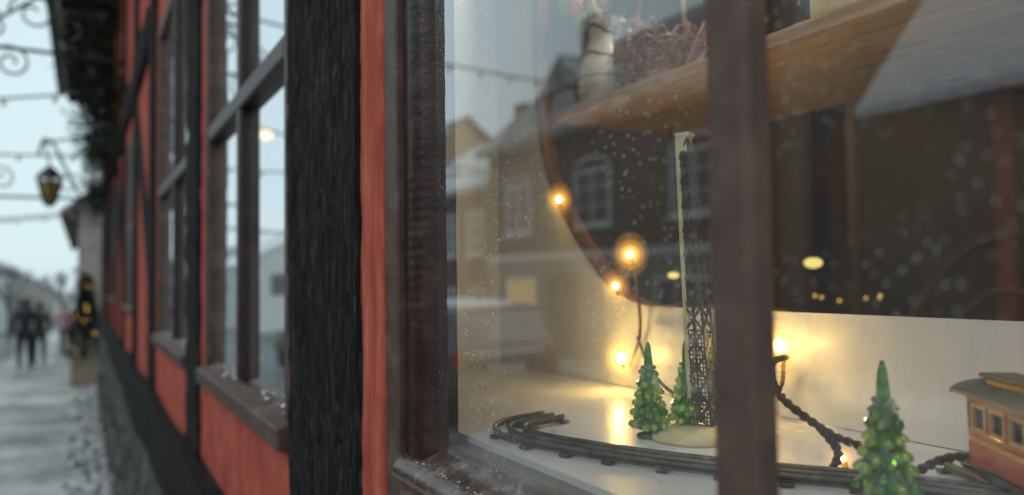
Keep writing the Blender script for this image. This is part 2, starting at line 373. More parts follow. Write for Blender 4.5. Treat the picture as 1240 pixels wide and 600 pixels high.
# ------------------------------------------------------------------ display niche
D=empty('window_display',(.6,-.2,1.33))
FZ=1.33
box('display_floor',X0-.4,1.30,-.425,-.061,FZ-.02,FZ,M_floor,D)
box('side_panel',1.30,1.315,-.425,-.10,FZ-.02,2.7,M_white,D)
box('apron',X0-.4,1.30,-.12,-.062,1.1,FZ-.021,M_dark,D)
BY=-.42
edge=spline([(1.17,2.75,0),(1.16,2.3,0),(1.15,2.05,0),(1.155,1.9,0),(1.143,1.778,0),(1.115,1.677,0),(1.05,1.585,0),(.979,1.514,0),(.925,1.477,0),(.864,1.458,0),(.80,1.455,0)],8)
edge=[(p[0],p[1]) for p in edge]
def board():
    V=[];F=[]
    e=edge; n=len(e)
    for y in (BY,BY-.014):
        for (x,z) in e: V.append((x,y,z))
        for (x,z) in e: V.append((1.30,y,z))
    for s,flip in ((0,0),(2*n,1)):
        for i in range(n-1):
            q=(s+i,s+i+1,s+n+i+1,s+n+i); F.append(q if flip else q[::-1])
    o=len(V)
    zt=e[-1][1]
    V+=[(X0-.4,BY,zt),(e[-1][0],BY,zt),(1.30,BY,zt),(1.30,BY,FZ+.001),(X0-.4,BY,FZ+.001),(e[-1][0],BY,FZ+.001)]
    F+=[(o,o+1,o+5,o+4),(o+1,o+2,o+3,o+5)]
    mesh_ob('back_board',V,F,M_white,D)
    pts=[(x,BY-.006,z) for x,z in e]
    V=[];F=[]
    for i,p in enumerate(pts):
        a=Vector(pts[max(i-1,0)]);b=Vector(pts[min(i+1,len(pts)-1)]); d=(b-a).normalized(); nn=Vector((-d.z,0,d.x))
        if nn.x>0: nn=-nn
        t=.015*min(1,max(.1,(n-6-i)/18))
        for q in ((0,.009),(t,.009),(t,-.012),(0,-.012)):
            V.append(Vector(p)+nn*q[0]+Vector((0,q[1],0)))
    for i in range(len(pts)-1):
        for k in range(4): F.append((i*4+k,i*4+(k+1)%4,(i+1)*4+(k+1)%4,(i+1)*4+k))
    mesh_ob('cutout_edge',V,F,M_wood2,D)
board()
ST=empty('display_fill_strip',(.1,-.10,2.58))  # added strip lamp with housing, put in to brighten the display
box('fill_strip_housing',-.5,.6,-.13,-.07,2.60,2.64,M_cream,ST,bevel=.004)
l=bpy.data.lights.new('strip','AREA'); l.shape='RECTANGLE'; l.size=.9; l.size_y=.05; l.energy=1.5; l.color=(1,.98,.95)
o=bpy.data.objects.new('fill_strip_light',l); o.location=(.1,-.10,2.595); o.rotation_euler=(math.radians(-12),0,0); link(o,ST)
# shop interior
R=empty('shop_interior',(0,-2,1))
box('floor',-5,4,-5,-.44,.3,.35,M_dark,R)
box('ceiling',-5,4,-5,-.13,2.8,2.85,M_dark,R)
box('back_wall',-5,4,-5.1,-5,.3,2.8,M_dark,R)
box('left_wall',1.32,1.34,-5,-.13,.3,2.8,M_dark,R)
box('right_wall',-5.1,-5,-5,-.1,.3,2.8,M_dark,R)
SH=empty('wall_shelf',(.6,-.6,1.78))
box('shelf_board',-1,1.135,-.80,-.44,1.782,1.80,M_wood,SH,bevel=.002)
CB=empty('shop_cabinet',(0,-3,1))
M_cab=pm('cabinet_wood',[(.05,.025,.012),(.12,.06,.03)],ns=8,rough=.5)
mb=MB()
for i in range(6): mb.box(-1.5,1.2,-3.4,-3.1,.5+i*.4,.53+i*.4)
for i in range(5): mb.box(-1.5+i*.67,-1.46+i*.67,-3.4,-3.1,.35,2.6)
mb.box(1.26,1.318,-2.9,-2.86,.35,2.7); mb.box(1.26,1.318,-1.5,-1.46,.35,2.7); mb.box(1.26,1.318,-2.86,-1.5,2.1,2.14)
mb.make('shelving',M_cab,CB)
cols=[(.3,.08,.04),(.1,.15,.1),(.4,.3,.15),(.08,.1,.2),(.35,.33,.3)]
for ci,c in enumerate(cols):
    mb=MB()
    for i in range(14):
        xx=random.uniform(-1.45,1.1); zz=.53+random.randint(0,4)*.4; h=random.uniform(.1,.28); r=random.uniform(.03,.08)
        mb.lathe([(0,0),(r,0),(r*1.1,h*.5),(r*.6,h*.8),(r*.7,h),(0,h)],(xx,-3.22,zz),12)
    mb.make('goods_%d'%ci,pm('goods%d'%ci,[c,tuple(q*1.4 for q in c)],ns=12,rough=.4),CB,smooth=True)
CH=empty('bentwood_chair',(.9,-1.3,.8)); mb=MB(); cx,cy=.86,-1.38
mb.tube([(cx+.22*math.cos(a),cy-.10*math.sin(a)+.02,1.24+.34*math.sin(a)) for a in [math.pi*i/24 for i in range(25)]],.014,8)
mb.tube([(cx+.13*math.cos(a),cy-.08*math.sin(a)+.02,1.22+.24*math.sin(a)) for a in [math.pi*i/24 for i in range(25)]],.010,8)
mb.lathe([(0,0),(.21,0),(.22,.012),(.21,.028),(0,.03)],(cx,cy+.16,.80),28)
for sx in (-1,1):
    mb.tube([(cx+sx*.22,cy+.02,1.25),(cx+sx*.20,cy+.04,.8),(cx+sx*.22,cy-.02,.35)],.014,8); mb.tube([(cx+sx*.16,cy+.3,.8),(cx+sx*.2,cy+.34,.35)],.014,8)
mb.make('frame_and_seat',M_cab,CH,smooth=True)
M_warm=emi('warm_glow',(1,.62,.18),4)
M_warm2=emi('yellow_glow',(.95,.75,.22),1.3)
def pendant(x,y,z,r=.05,e=6,top=2.8,m=None,s=.7,col=(1,.7,.35)):
    p=empty('pendant_lamp',(x,y,z))
    mb=MB(); mb.ball((x,y,z),r,14,10,(1,1,s)); mb.make('globe',m or M_warm,p,smooth=True)
    mb=MB(); mb.tube([(x,y,z+r*.6),(x,y,top)],.0025); mb.lathe([(.0,r*.95),(r*.3,r*.9),(r*.5,r*.62),(r*.52,r*.55)],(x,y,z),16); mb.make('cord_and_cap',M_iron,p)
    l=bpy.data.lights.new('lamp','POINT'); l.energy=e; l.color=col; l.shadow_soft_size=r
    o=bpy.data.objects.new('lamp_light',l); o.location=(x,y,z-r*2.2); link(o,p)
pendant(1.03,-1.02,1.522,.019,.45,m=M_warm2,s=.6)
pendant(.2,-2.6,2.2,.07,14)  # unseen lamp, added to brighten the shop
pendant(1.08,-.68,1.50,.011,.08,top=1.782,m=M_warm2,s=.6)
pendant(.72,-.56,2.42,.04,6.5,col=(1,.88,.72))          # unseen lamp, added to light the goods on the shelf
pendant(3.5,-.42,2.17,.035,1.0,m=emi('bright_globe',(1,.62,.2),9),top=2.9)   # lamp in the neighbouring room
mb=MB()
for i in range(7): mb.ball((1.29,-1.35-i*.05+random.uniform(-.03,.03),1.43+random.uniform(-.008,.012)),.0045,8,6)
sl=empty('shelf_light_chain',(1.1,-1.6,1.44)); mb.make('tiny_bulbs',emi('tiny_warm',(1,.62,.16),1.2),sl)
# ------------------------------------------------------------------ fairy lights
FL=empty('fairy_light_chain',(.8,-.3,1.5))
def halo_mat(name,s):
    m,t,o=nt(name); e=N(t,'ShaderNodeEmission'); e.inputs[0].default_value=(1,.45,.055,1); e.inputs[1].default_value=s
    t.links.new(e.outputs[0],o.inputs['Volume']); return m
halos=[]
for nm,s in (('outer_glow',6),('mid_glow',15),('near_glow',50),('inner_glow',240)):  # nested emissive volumes imitate the glow around each bulb, no solid cover
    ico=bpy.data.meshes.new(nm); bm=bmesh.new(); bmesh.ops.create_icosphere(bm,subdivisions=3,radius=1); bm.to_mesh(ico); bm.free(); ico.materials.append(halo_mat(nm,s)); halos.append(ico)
M_bulb=emi('bulb_filament',(1,.74,.28),34)
def bulb(x,y,z,e=.12,r=.018,k=1):
    mb=MB(); mb.ball((x,y,z),.0042*k,10,8,(1,1,1.2)); mb.make('bulb',M_bulb,FL,smooth=True)
    mb=MB(); mb.tube([(x,y-.002,z-.004*k),(x,y-.004,z-.014)],.0028,8); mb.make('socket',M_cord,FL)
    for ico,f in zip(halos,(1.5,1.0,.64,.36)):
        g=bpy.data.objects.new(ico.name+'_halo',ico); g.location=(x,y,z); g.scale=(r*f,min(r*f,.021),r*f); COL.objects.link(g); g.parent=FL; g.matrix_parent_inverse=Matrix.Translation(FL.location).inverted()
    l=bpy.data.lights.new('bulb_light','POINT'); l.energy=e; l.color=(1,.62,.14); l.shadow_soft_size=.003
    o=bpy.data.objects.new('bulb_light',l); o.location=(x,y+.008,z); link(o,FL)
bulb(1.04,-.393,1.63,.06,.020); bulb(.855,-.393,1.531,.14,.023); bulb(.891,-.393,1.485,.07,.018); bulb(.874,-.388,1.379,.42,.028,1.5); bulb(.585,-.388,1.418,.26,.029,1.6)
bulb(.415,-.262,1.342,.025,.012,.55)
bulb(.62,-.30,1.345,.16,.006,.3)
def twisted(mb,pts,r=.0022,pitch=.016):
    pts=spline(pts,24); L=0; A=[];Bp=[]
    for i,p in enumerate(pts):
        if i: L+=(p-pts[i-1]).length
        d=(pts[min(i+1,len(pts)-1)]-pts[max(i-1,0)]); R=d.to_track_quat('Z','Y').to_matrix(); a=L/pitch*2*math.pi
        o=R@Vector((math.cos(a),math.sin(a),0))*r*.9; A.append(p+o); Bp.append(p-o)
    mb.tube(A,r,6); mb.tube(Bp,r,6)
mb=MB()
twisted(mb,[(.585,-.40,1.405),(.52,-.30,1.41),(.454,-.233,1.393),(.42,-.252,1.3635),(.40,-.266,1.354),(.375,-.275,1.338),(.36,-.277,1.341),(.341,-.309,1.352),(.30,-.36,1.34)])
twisted(mb,[(.425,-.25,1.366),(.41,-.25,1.35),(.405,-.235,1.336)])
twisted(mb,[(1.04,-.405,1.617),(1.0,-.402,1.56),(.93,-.402,1.54),(.857,-.402,1.517)],.0011,.01)
twisted(mb,[(.857,-.402,1.517),(.875,-.402,1.50),(.891,-.402,1.472)],.0011,.01)
twisted(mb,[(.857,-.402,1.517),(.852,-.405,1.46),(.856,-.408,1.41),(.880,-.408,1.365)],.0016,.013)
twisted(mb,[(.853,-.402,1.41),(.78,-.37,1.365),(.70,-.36,1.345),(.6,-.39,1.36),(.585,-.396,1.405)],.0016,.013)
mb.make('twisted_cord',M_cord,FL,smooth=True)
# ------------------------------------------------------------------ glass trees
def glass_tree(x,y,h,rb,seed):
    random.seed(seed)
    T=empty('glass_christmas_tree',(x,y,FZ)); mb=MB(); bd=MB()
    mb.lathe([(0,0),(rb*.62,0),(rb*.62,.004),(rb*.3,.007),(rb*.3,.012)],(x,y,FZ),20)
    prof=[(rb*.55,.010),(rb*.66,h*.10),(rb*.50,h*.20),(rb*.56,h*.24),(rb*.38,h*.36),(rb*.44,h*.40),(rb*.28,h*.52),(rb*.32,h*.56),(rb*.26,h*.64),(rb*.23,h*.72),(rb*.19,h*.84),(rb*.14,h*.94),(rb*.06,h*.995),(0,h)]
    mb.lathe(prof,(x,y,FZ),20)
    tiers=6
    for i in range(tiers):
        t=i/(tiers-1); z=.016+t*h*.52; r=rb*(1-.60*t); n=max(6,int(9-3*t)); br=rb*.21*(1-.22*t)
        for j in range(n):
            a=2*math.pi*(j+.5*(i%2))/n+random.uniform(-.2,.2)
            d=Vector((math.cos(a),math.sin(a),-.6)).normalized(); R=d.to_track_quat('Z','Y').to_matrix()
            (bd if random.random()<.66 else mb).ball(Vector((x,y,FZ+z+random.uniform(-.002,.002)))+Vector((math.cos(a),math.sin(a),0))*r*.84,br*random.uniform(.8,1.1),10,8,(.85,.85,1.15),R)
            (bd if random.random()<.5 else mb).ball(Vector((x,y,FZ+z+h*.055+random.uniform(-.001,.001)))+Vector((math.cos(a+.35),math.sin(a+.35),0))*r*.66,br*.66,8,6)
    mb.make('glass_body',M_gg,T,smooth=True); bd.make('glass_drops',M_gb,T,smooth=True)
glass_tree(.612,-.2175,.100,.0220,1); glass_tree(.612,-.270,.100,.020,2); glass_tree(.338,-.2055,.106,.0225,3)
# ------------------------------------------------------------------ lattice tower
def tower(x,y,h):
    T=empty('toy_lattice_tower',(x,y,FZ)); z0=FZ+.006
    mb=MB(); mb.lathe([(0,.0005),(.046,.0005),(.045,.005),(.036,.009),(0,.0105)],(x-.012,y+.03,FZ),28); mb.make('mound_base',M_cream,T,smooth=True)
    M=Matrix.Translation((x,y,0))@Matrix.Rotation(math.radians(20),4,'Z')@Matrix.Translation((-x,-y,0))
    w=lambda t:.0122*(1-t)+.0062*t
    cr=MB(); dk=MB(); lev=12
    P=lambda sx,sy,t:M@Vector((x+sx*w(t),y+sy*w(t),z0+h*t))+Vector((.008,.014,0))*t   # the tower leans a little
    cs=[(-1,-1),(1,-1),(1,1),(-1,1)]
    for sx,sy in cs:
        f=(sx,sy)==(1,1)
        (cr if f else dk).strut(P(sx,sy,0),P(sx,sy,1),.0028 if f else .0017)
    for i in range(lev):
        t0=i/lev;t1=(i+1)/lev
        for k in range(4):
            a=cs[k];b=cs[(k+1)%4]; fr=k in(2,3)
            ww=.0016 if fr else .0006
            dk.strut(P(*a,t0),P(*b,t1),ww); dk.strut(P(*b,t0),P(*a,t1),ww*.8); dk.strut(P(*a,t1),P(*b,t1),.001 if fr else .0005)
            if i<4 and fr:
                for q in range(1,6):
                    tt=t0+(t1-t0)*q/6; dk.strut(P(*a,tt),P(*b,tt),.0008)
                    s=q/6; u=Vector(P(*a,t0)).lerp(P(*b,t0),s); v=Vector(P(*a,t1)).lerp(P(*b,t1),s); dk.strut(u,v,.0008)
    M2=Matrix.Translation((.008,.014,0))@M
    cr.box(x-.0072,x+.0072,y-.0072,y+.0072,z0+h*.955,z0+h+.002,M2)
    cr.box(x-.0080,x+.0080,y-.0080,y+.0080,z0+h+.002,z0+h+.006,M2)
    cr.box(x-.0145,x+.0145,y-.0145,y+.0145,z0-.001,z0+.003,M)
    cr.make('cream_posts',M_cream,T); dk.make('dark_lattice',M_towerd,T)
tower(.5965,-.283,.313)
# ------------------------------------------------------------------ toy track
def track(name,pts,ext=.016):
    T=empty(name,pts[0]+(FZ,))
    c=spline([(p[0],p[1],FZ+.0085) for p in pts],14); mb=MB(); sl=MB(); L=0; nxt=0
    rails=[[],[],[]]
    for i,p in enumerate(c):
        d=(c[min(i+1,len(c)-1)]-c[max(i-1,0)]).normalized(); nn=Vector((-d.y,d.x,0))
        for k,s in enumerate((-1,0,1)): rails[k].append(p+nn*s*ext)
        if i: L+=(p-c[i-1]).length
        if L>=nxt:
            R=Matrix.Translation(p)@d.to_track_quat('X','Z').to_matrix().to_4x4()
            sl.box(-.005,.005,-ext*1.35,ext*1.35,-.008,-.0045,R); nxt+=.05
    for r in rails:
        mb.tube(r,.0027,8); mb.tube([q-Vector((0,0,.004)) for q in r],.0016,4)
    mb.make('rails',M_track,T,smooth=True); sl.make('sleepers',M_track,T,bevel=.001)
track('toy_train_track',[(.74,-.18),(.722,-.115),(.67,-.092),(.582,-.1155),(.50,-.152),(.43,-.195),(.372,-.237),(.31,-.27),(.22,-.30),(.1,-.31)])
track('toy_train_track',[(.36,-.345),(.315,-.318),(.235,-.258),(.155,-.198),(.075,-.138)])
# ------------------------------------------------------------------ toy tram car
def traincar():
    T=empty('toy_train_car',(.28,-.29,FZ))
    ang=math.atan2(.6,-.8)
    M=Matrix.Translation((.316,-.318,FZ+.014))@Matrix.Rotation(ang,4,'Z')
    red=pm('toy_red',[(.30,.03,.018),(.44,.06,.03)],ns=60,rough=.32,bump=.05,coat=.3)
    yel=pm('toy_yellow',[(.50,.29,.08),(.66,.42,.13)],ns=60,rough=.35,bump=.05)
    roof=pm('toy_roof',[(.09,.10,.08),(.18,.18,.15)],ns=50,rough=.45,bump=.1)
    L=.19;W=.024
    box('lower_body',0,L,-W,W,.008,.030,red,T,bevel=.0015,M=M)
    box('skirt',.004,L-.004,-W-.0012,W+.0012,.026,.0285,yel,T,M=M)
    mb=MB(); n=7; mb.box(0,L,-W,W,.0302,.034,M); mb.box(0,L,-W,W,.0545,.060,M)
    for i in range(n+1):
        xx=i*(L-.004)/n; mb.box(xx,xx+.004,-W,W,.034,.0545,M)
    mb.make('window_posts',red,T,bevel=.0006)
    mb=MB()
    for i in range(n):
        a=i*(L-.004)/n+.0045; b=(i+1)*(L-.004)/n-.0005
        for s in (1,-1):
            y0,y1=sorted((s*(W-.004),s*(W-.0008)))
            mb.box(a,b,y0,y1,.034,.0365,M); mb.box(a,b,y0,y1,.0515,.0545,M); mb.box(a,a+.0022,y0,y1,.0365,.0515,M); mb.box(b-.0022,b,y0,y1,.0365,.0515,M)
    mb.make('window_frames',yel,T)
    box('glazing',.002,L-.002,-W+.005,W-.005,.031,.058,pm('toy_glazing',[(.02,.02,.02),(.10,.08,.05)],ns=40,rough=.15,bump=0),T,M=M)
    V=[];F=[];k=12
    for xx in (-.016,L+.016):
        for i in range(k+1):
            a=math.pi*i/k; V.append(M@Vector((xx,-math.cos(a)*(W+.005),.060+math.sin(a)*.010)))
    F=[(i,i+1,k+2+i,k+1+i) for i in range(k)]+[tuple(range(k+1)),tuple(range(2*k+1,k,-1)),(0,k+1,2*k+1,k)]
    mesh_ob('roof',V,F,roof,T,bevel=.0006)
    box('clerestory',.004,L-.004,-.011,.011,.068,.0735,yel,T,bevel=.001,M=M)
    box('clerestory_roof',-.002,L+.002,-.014,.014,.0735,.077,roof,T,bevel=.0015,M=M)
    box('chassis',-.014,L+.014,-.017,.017,.003,.0075,M_towerd,T,bevel=.001,M=M)
    mb=MB()
    for xx in (.028,.062,L-.062,L-.028):
        for s in (-1,1):
            MM=M@Matrix.Translation((xx,s*.0165,.003))@Matrix.Rotation(math.pi/2,4,'X')
            mb.lathe([(0,-.0015),(.0105,-.0015),(.0105,.0015),(0,.0015)],(0,0,0),18,MM)
    for xx in (.045,L-.045): mb.box(xx-.026,xx+.026,-.0205,.0205,.001,.005,M)
    mb.box(-.03,-.012,-.003,.003,.003,.006,M)
    for yy in (-.015,.015): mb.box(-.013,-.0115,yy-.001,yy+.001,.008,.060,M)
    mb.make('bogies_and_coupler',M_towerd,T)
traincar()
# ------------------------------------------------------------------ shelf goods
def jug(x,y,z):
    T=empty('ceramic_jug',(x,y,z))
    m,t,o=nt('jug_glaze'); L=t.links; p=N(t,'ShaderNodeBsdfPrincipled',Roughness=.25); L.new(p.outputs[0],o.inputs[0])
    v=coords(t); w=N(t,'ShaderNodeTexWave',Scale=7.0,Distortion=5.5,Detail=1.0); w.bands_direction='Z'; w.inputs['Detail Scale'].default_value=1.8; L.new(v,w.inputs['Vector'])
    r=N(t,'ShaderNodeValToRGB'); e=r.color_ramp.elements; e[0].position=.0; e[0].color=(.05,.05,.05,1); e[1].position=.04; e[1].color=(.82,.80,.68,1); L.new(w.outputs[0],r.inputs[0]); L.new(r.outputs[0],p.inputs['Base Color'])
    mb=MB(); mb.lathe([(0,0),(.036,0),(.046,.010),(.051,.03),(.050,.05),(.045,.075),(.036,.10),(.029,.12),(.030,.135),(.036,.152),(.034,.152),(.026,.135),(.024,.12),(.0,.11)],(x,y,z),32)
    mb.make('body',m,T,smooth=True)
    mb=MB(); mb.tube(spline([(x-.028,y,z+.135),(x-.06,y,z+.13),(x-.066,y,z+.09),(x-.04,y,z+.055)],8),.005,8)
    mb.tube([(x+.022,y,z+.142),(x+.050,y,z+.158)],[.016,.004],8)
    mb.make('handle_and_spout',m,T,smooth=True)
jug(1.045,-.50,1.80)
random.seed(11)
TW=empty('decorated_twigs',(1.06,-.5,1.95)); mb=MB()
for i in range(16):
    a=random.uniform(0,6.28); e=Vector((1.045+math.cos(a)*random.uniform(.03,.11),-.50+math.sin(a)*.06,1.80+random.uniform(.19,.28)))
    mb.tube(spline([(1.045,-.50,1.85),(1.045+(e.x-1.045)*.3,-.5+(e.y+.5)*.3,1.93),e],6),.0012,5)
mb.make('twigs',M_cord,TW)
for i,(c,q) in enumerate((((.30,.62,.10),(1.12,-.5,1.975)),((.80,.35,.12),(1.08,-.46,1.99)),((.7,.3,.3),(1.02,-.48,1.985)),((.75,.65,.3),(1.1,-.52,2.0)),((.75,.3,.1),(.98,-.5,2.0)),((.3,.5,.2),(1.14,-.48,2.01)))):
    mb=MB(); mb.ball(q,.017,12,10,(1,1,1.35)); mb.make('painted_egg_%d'%i,pm('egg%d'%i,[c,c],ns=10,rough=.35,bump=0),TW,smooth=True)
WB=empty('wicker_basket',(.93,-.52,1.8)); mb=MB()
for k in range(9):
    r=.055+.002*k; z=1.803+k*.009; mb.tube([(.93+math.cos(a/24*6.2832)*(r+.003*math.cos(a*3.1415)),-.525+math.sin(a/24*6.2832)*(r+.003*math.cos(a*3.1415)),z) for a in range(25)],.003,5)
for k in range(60):
    a=random.uniform(0,6.28); b=a+random.uniform(.3,1.6)
    P0=[(.93+math.cos(a)*.07,-.525+math.sin(a)*.07,1.805+random.random()*.04),(.93+math.cos((a+b)/2)*random.uniform(.06,.09),-.525+math.sin((a+b)/2)*.08,1.86+random.random()*.05),(.93+math.cos(b)*.065,-.525+math.sin(b)*.065,1.82+random.random()*.06)]
    mb.tube(spline(P0,6),random.uniform(.0012,.0024),5)
mb.tube(spline([(.87,-.525,1.87),(.88,-.525,1.97),(.93,-.525,2.02),(.98,-.525,1.97),(.99,-.525,1.87)],8),.004,6)
mb.make('woven_body',M_wick,WB,smooth=True)
BR=pm('brass',[(.45,.28,.08),(.6,.4,.14)],ns=20,rough=.3,metal=1)
LN=empty('brass_lantern',(.70,-.49,1.8)); mb=MB()
mb.lathe([(0,0),(.02,0),(.02,.006),(.013,.01),(.013,.04),(.02,.045),(.006,.06),(0,.062)],(.70,-.49,1.80),6); mb.make('lantern_body',BR,LN)
BX=empty('model_boat',(.58,-.5,1.8)); 
box('hull',.50,.64,-.53,-.48,1.801,1.82,pm('boat_hull',[(.25,.12,.06),(.35,.2,.1)],ns=20),BX,bevel=.008)
mb=MB(); mb.tube([(.57,-.505,1.82),(.57,-.505,2.0)],.002); mb.tube([(.50,-.505,1.85),(.57,-.505,1.99)],.0008,4); mb.tube([(.64,-.505,1.85),(.57,-.505,1.99)],.0008,4); mb.box(.53,.61,-.52,-.49,1.8205,1.845); mb.make('rigging_and_cabin',M_cream,BX)
# ------------------------------------------------------------------ opposite houses
M_wg=pm('house_window_glass',[(.08,.09,.10),(.16,.18,.20)],ns=3,rough=.1,bump=0)
M_wf=pm('white_window_paint',[(.7,.7,.68),(.8,.8,.78)],ns=10,rough=.5,bump=.1)
def brickmat(name,c1,c2,mo):
    m,t,o=nt(name); L=t.links; p=N(t,'ShaderNodeBsdfPrincipled',Roughness=.85); L.new(p.outputs[0],o.inputs[0])
    tc=N(t,'ShaderNodeTexCoord'); sp=N(t,'ShaderNodeSeparateXYZ'); cb=N(t,'ShaderNodeCombineXYZ'); L.new(tc.outputs['Object'],sp.inputs[0]); L.new(sp.outputs[0],cb.inputs[0]); L.new(sp.outputs[2],cb.inputs[1])
    b=N(t,'ShaderNodeTexBrick',Scale=4.2); b.inputs['Color1'].default_value=c4(c1); b.inputs['Color2'].default_value=c4(c2); b.inputs['Mortar'].default_value=c4(mo); b.inputs['Mortar Size'].default_value=.012
    L.new(cb.outputs[0],b.inputs['Vector'])
    n=N(t,'ShaderNodeTexNoise',Scale=1.3,Detail=4); L.new(tc.outputs['Object'],n.inputs['Vector'])
    mx=N(t,'ShaderNodeMix',data_type='RGBA',blend_type='MULTIPLY'); mx.inputs[0].default_value=.6; L.new(b.outputs[0],mx.inputs[6]); L.new(n.outputs[0],mx.inputs[7]); L.new(mx.outputs[2],p.inputs['Base Color']); return m
M_brick=brickmat('dark_brick',(.18,.11,.09),(.13,.08,.065),(.24,.22,.20))
M_plaster=pm('grey_plaster',[(.26,.25,.235),(.37,.355,.33)],ns=3,rough=.8)
M_dkwood=pm('dark_boarding',[(.05,.028,.018),(.095,.054,.036)],scale=(8,1,1),ns=3,rough=.7)
def hwin(x,w,zb,zt,yf,H,arch=False,nm='window',cols=2,rows=3,m=None):
    f=.09; mb=MB(); y0,y1=yf-.05,yf+.02
    mb.box(x-w/2,x-w/2+f,y0,y1,zb,zt); mb.box(x+w/2-f,x+w/2,y0,y1,zb,zt); mb.box(x-w/2+f,x+w/2-f,y0,y1,zb,zb+f); mb.box(x-w/2+f,x+w/2-f,y0,y1,zt-f,zt)
    for i in range(1,cols): xx=x-w/2+w*i/cols; mb.box(xx-.03,xx+.03,y0+.004,y1,zb+f,zt-f)
    for i in range(1,rows): zz=zb+(zt-zb)*i/rows; mb.box(x-w/2+f,x+w/2-f,y0+.008,y1,zz-.02,zz+.02)
    mb.box(x-w/2-.08,x+w/2+.08,yf-.12,yf+.01,zb-.08,zb-.003)
    if arch:
        seg=10
        for i in range(seg):
            a0=math.pi*i/seg;a1=math.pi*(i+1)/seg
            mb.strut((x+math.cos(a0)*w/2,yf-.02,zt+math.sin(a0)*.25),(x+math.cos(a1)*w/2,yf-.02,zt+math.sin(a1)*.25),.05)
    mb.make(nm+'_frame',M_wf,H); box(nm+'_pane',x-w/2+.01,x+w/2-.01,yf-.015,yf+.01,zb+.01,zt-.01,m or M_wg,H)
def house(name,x0,x1,yf,dep,z0,ev,rd,wm,rm):
    H=empty(name,((x0+x1)/2,yf,0))
    box('walls',x0,x1,yf,yf+dep,z0,ev,wm,H)
    ym=yf+dep/2
    V=[(x0,yf,ev),(x0,yf+dep,ev),(x0,ym,rd),(x1,yf,ev),(x1,yf+dep,ev),(x1,ym,rd)]
    mesh_ob('gables',V,[(0,1,2),(3,5,4),(0,2,5,3),(1,4,5,2)],wm,H)
    o=.35; sl=(rd-ev)/(dep/2)
    for s in (-1,1):
        ye=ym+s*(dep/2+o); ze=ev-o*sl+.03
        V=[(x0-.2,ye,ze),(x1+.2,ye,ze),(x1+.2,ym,rd+.03),(x0-.2,ym,rd+.03),(x0-.2,ye,ze+.14),(x1+.2,ye,ze+.14),(x1+.2,ym,rd+.19),(x0-.2,ym,rd+.19)]
        mesh_ob('roof_slope',V,BF,rm,H)
    box('cornice',x0-.01,x1+.01,yf-.14,yf-.003,ev-.28,ev-.10,M_wf if wm is not M_dkwood else M_dkwood,H)
    return H
HA=house('brick_house',8.6,18.7,9.7,7,-1.2,5.15,8.2,M_brick,M_tile)
for xx in (10.4,13.6,17.0): hwin(xx,1.35,2.65,3.95,9.7,HA,arch=True)
box('ground_floor_render',8.62,18.68,9.64,9.698,-1,1.9,M_plaster,HA); box('string_course',8.6,18.7,9.58,9.70,1.9,2.1,M_wf,HA)
M_shopwarm=pm('lit_shop_glass',[(.3,.2,.08),(.6,.42,.18)],ns=4,rough=.3,bump=0,emis=(1,.6,.22,.6))
hwin(10.6,1.8,.3,1.5,9.64,HA,cols=3,rows=1,nm='shop_front',m=M_wg)
hwin(16.8,1.6,.5,1.5,9.64,HA,cols=3,rows=1,nm='shop_front',m=M_shopwarm)
box('door',14.3,15.4,9.55,9.638,-.5,1.6,M_dkwood,HA)
def dormer(x,y,z,H,w=1.8):
    box('dormer_body',x-w/2,x+w/2,y,y+2.5,z,z+1.1,M_brick,H)
    V=[(x-w/2-.15,y-.15,z+1.05),(x+w/2+.15,y-.15,z+1.05),(x,y-.15,z+2.0),(x-w/2-.15,y+3,z+1.05),(x+w/2+.15,y+3,z+1.05),(x,y+3,z+2.0)]
    mesh_ob('dormer_roof',V,[(0,1,2),(3,5,4),(0,2,5,3),(1,4,5,2),(0,3,4,1)],M_tile,H); hwin(x,.9,z+.15,z+.95,y,H,nm='dormer_window')
dormer(15.6,10.3,5.2,HA); box('chimney',17.4,18.0,12.6,13.2,7.5,9.2,M_brick,HA)
HB=house('plastered_house',18.9,27,9.9,7,-1.5,4.3,6.6,M_brick,M_snow)
for xx in (20,21.8,23.6,25.4): hwin(xx,1.0,2.2,3.5,9.9,HB); hwin(xx,1.0,-.1,1.2,9.9,HB)
box('chimney',22,22.6,12.9,13.5,6,7.6,M_brick,HB)
HC=house('timber_house',-8,6.6,9.7,8,-.2,4.1,8.4,M_dkwood,M_snow)
mb=MB()
for xx in (-7,-4,-1,2,4.85): mb.box(xx,xx+.22,9.64,9.698,0,3.8)
mb.make('red_posts',M_redwood,HC)
for i in range(5): hwin(-7.15+i*1.5,.85,2.4,3.4,9.7,HC)
box('shop_door',5.3,6.2,9.62,9.69,-.1,2.1,M_dkwood,HC)
HD=house('red_house',27.2,38,9.7,7,-1.8,5.2,8,pm('ochre_plaster',[(.35,.24,.14),(.45,.33,.2)],ns=3),M_tile)
for i in range(6): hwin(28.2+i*1.6,.9,2.5,3.8,9.7,HD); hwin(28.2+i*1.6,.9,0,1.2,9.7,HD)
HE=house('row_house',-22,-8.4,9.7,8,.2,5.4,8.5,M_plaster,M_tile)
M_pale=pm('hazed_plaster',[(.45,.47,.48),(.6,.61,.62)],ns=3,rough=.9)  # distance haze is put into this pale wall colour
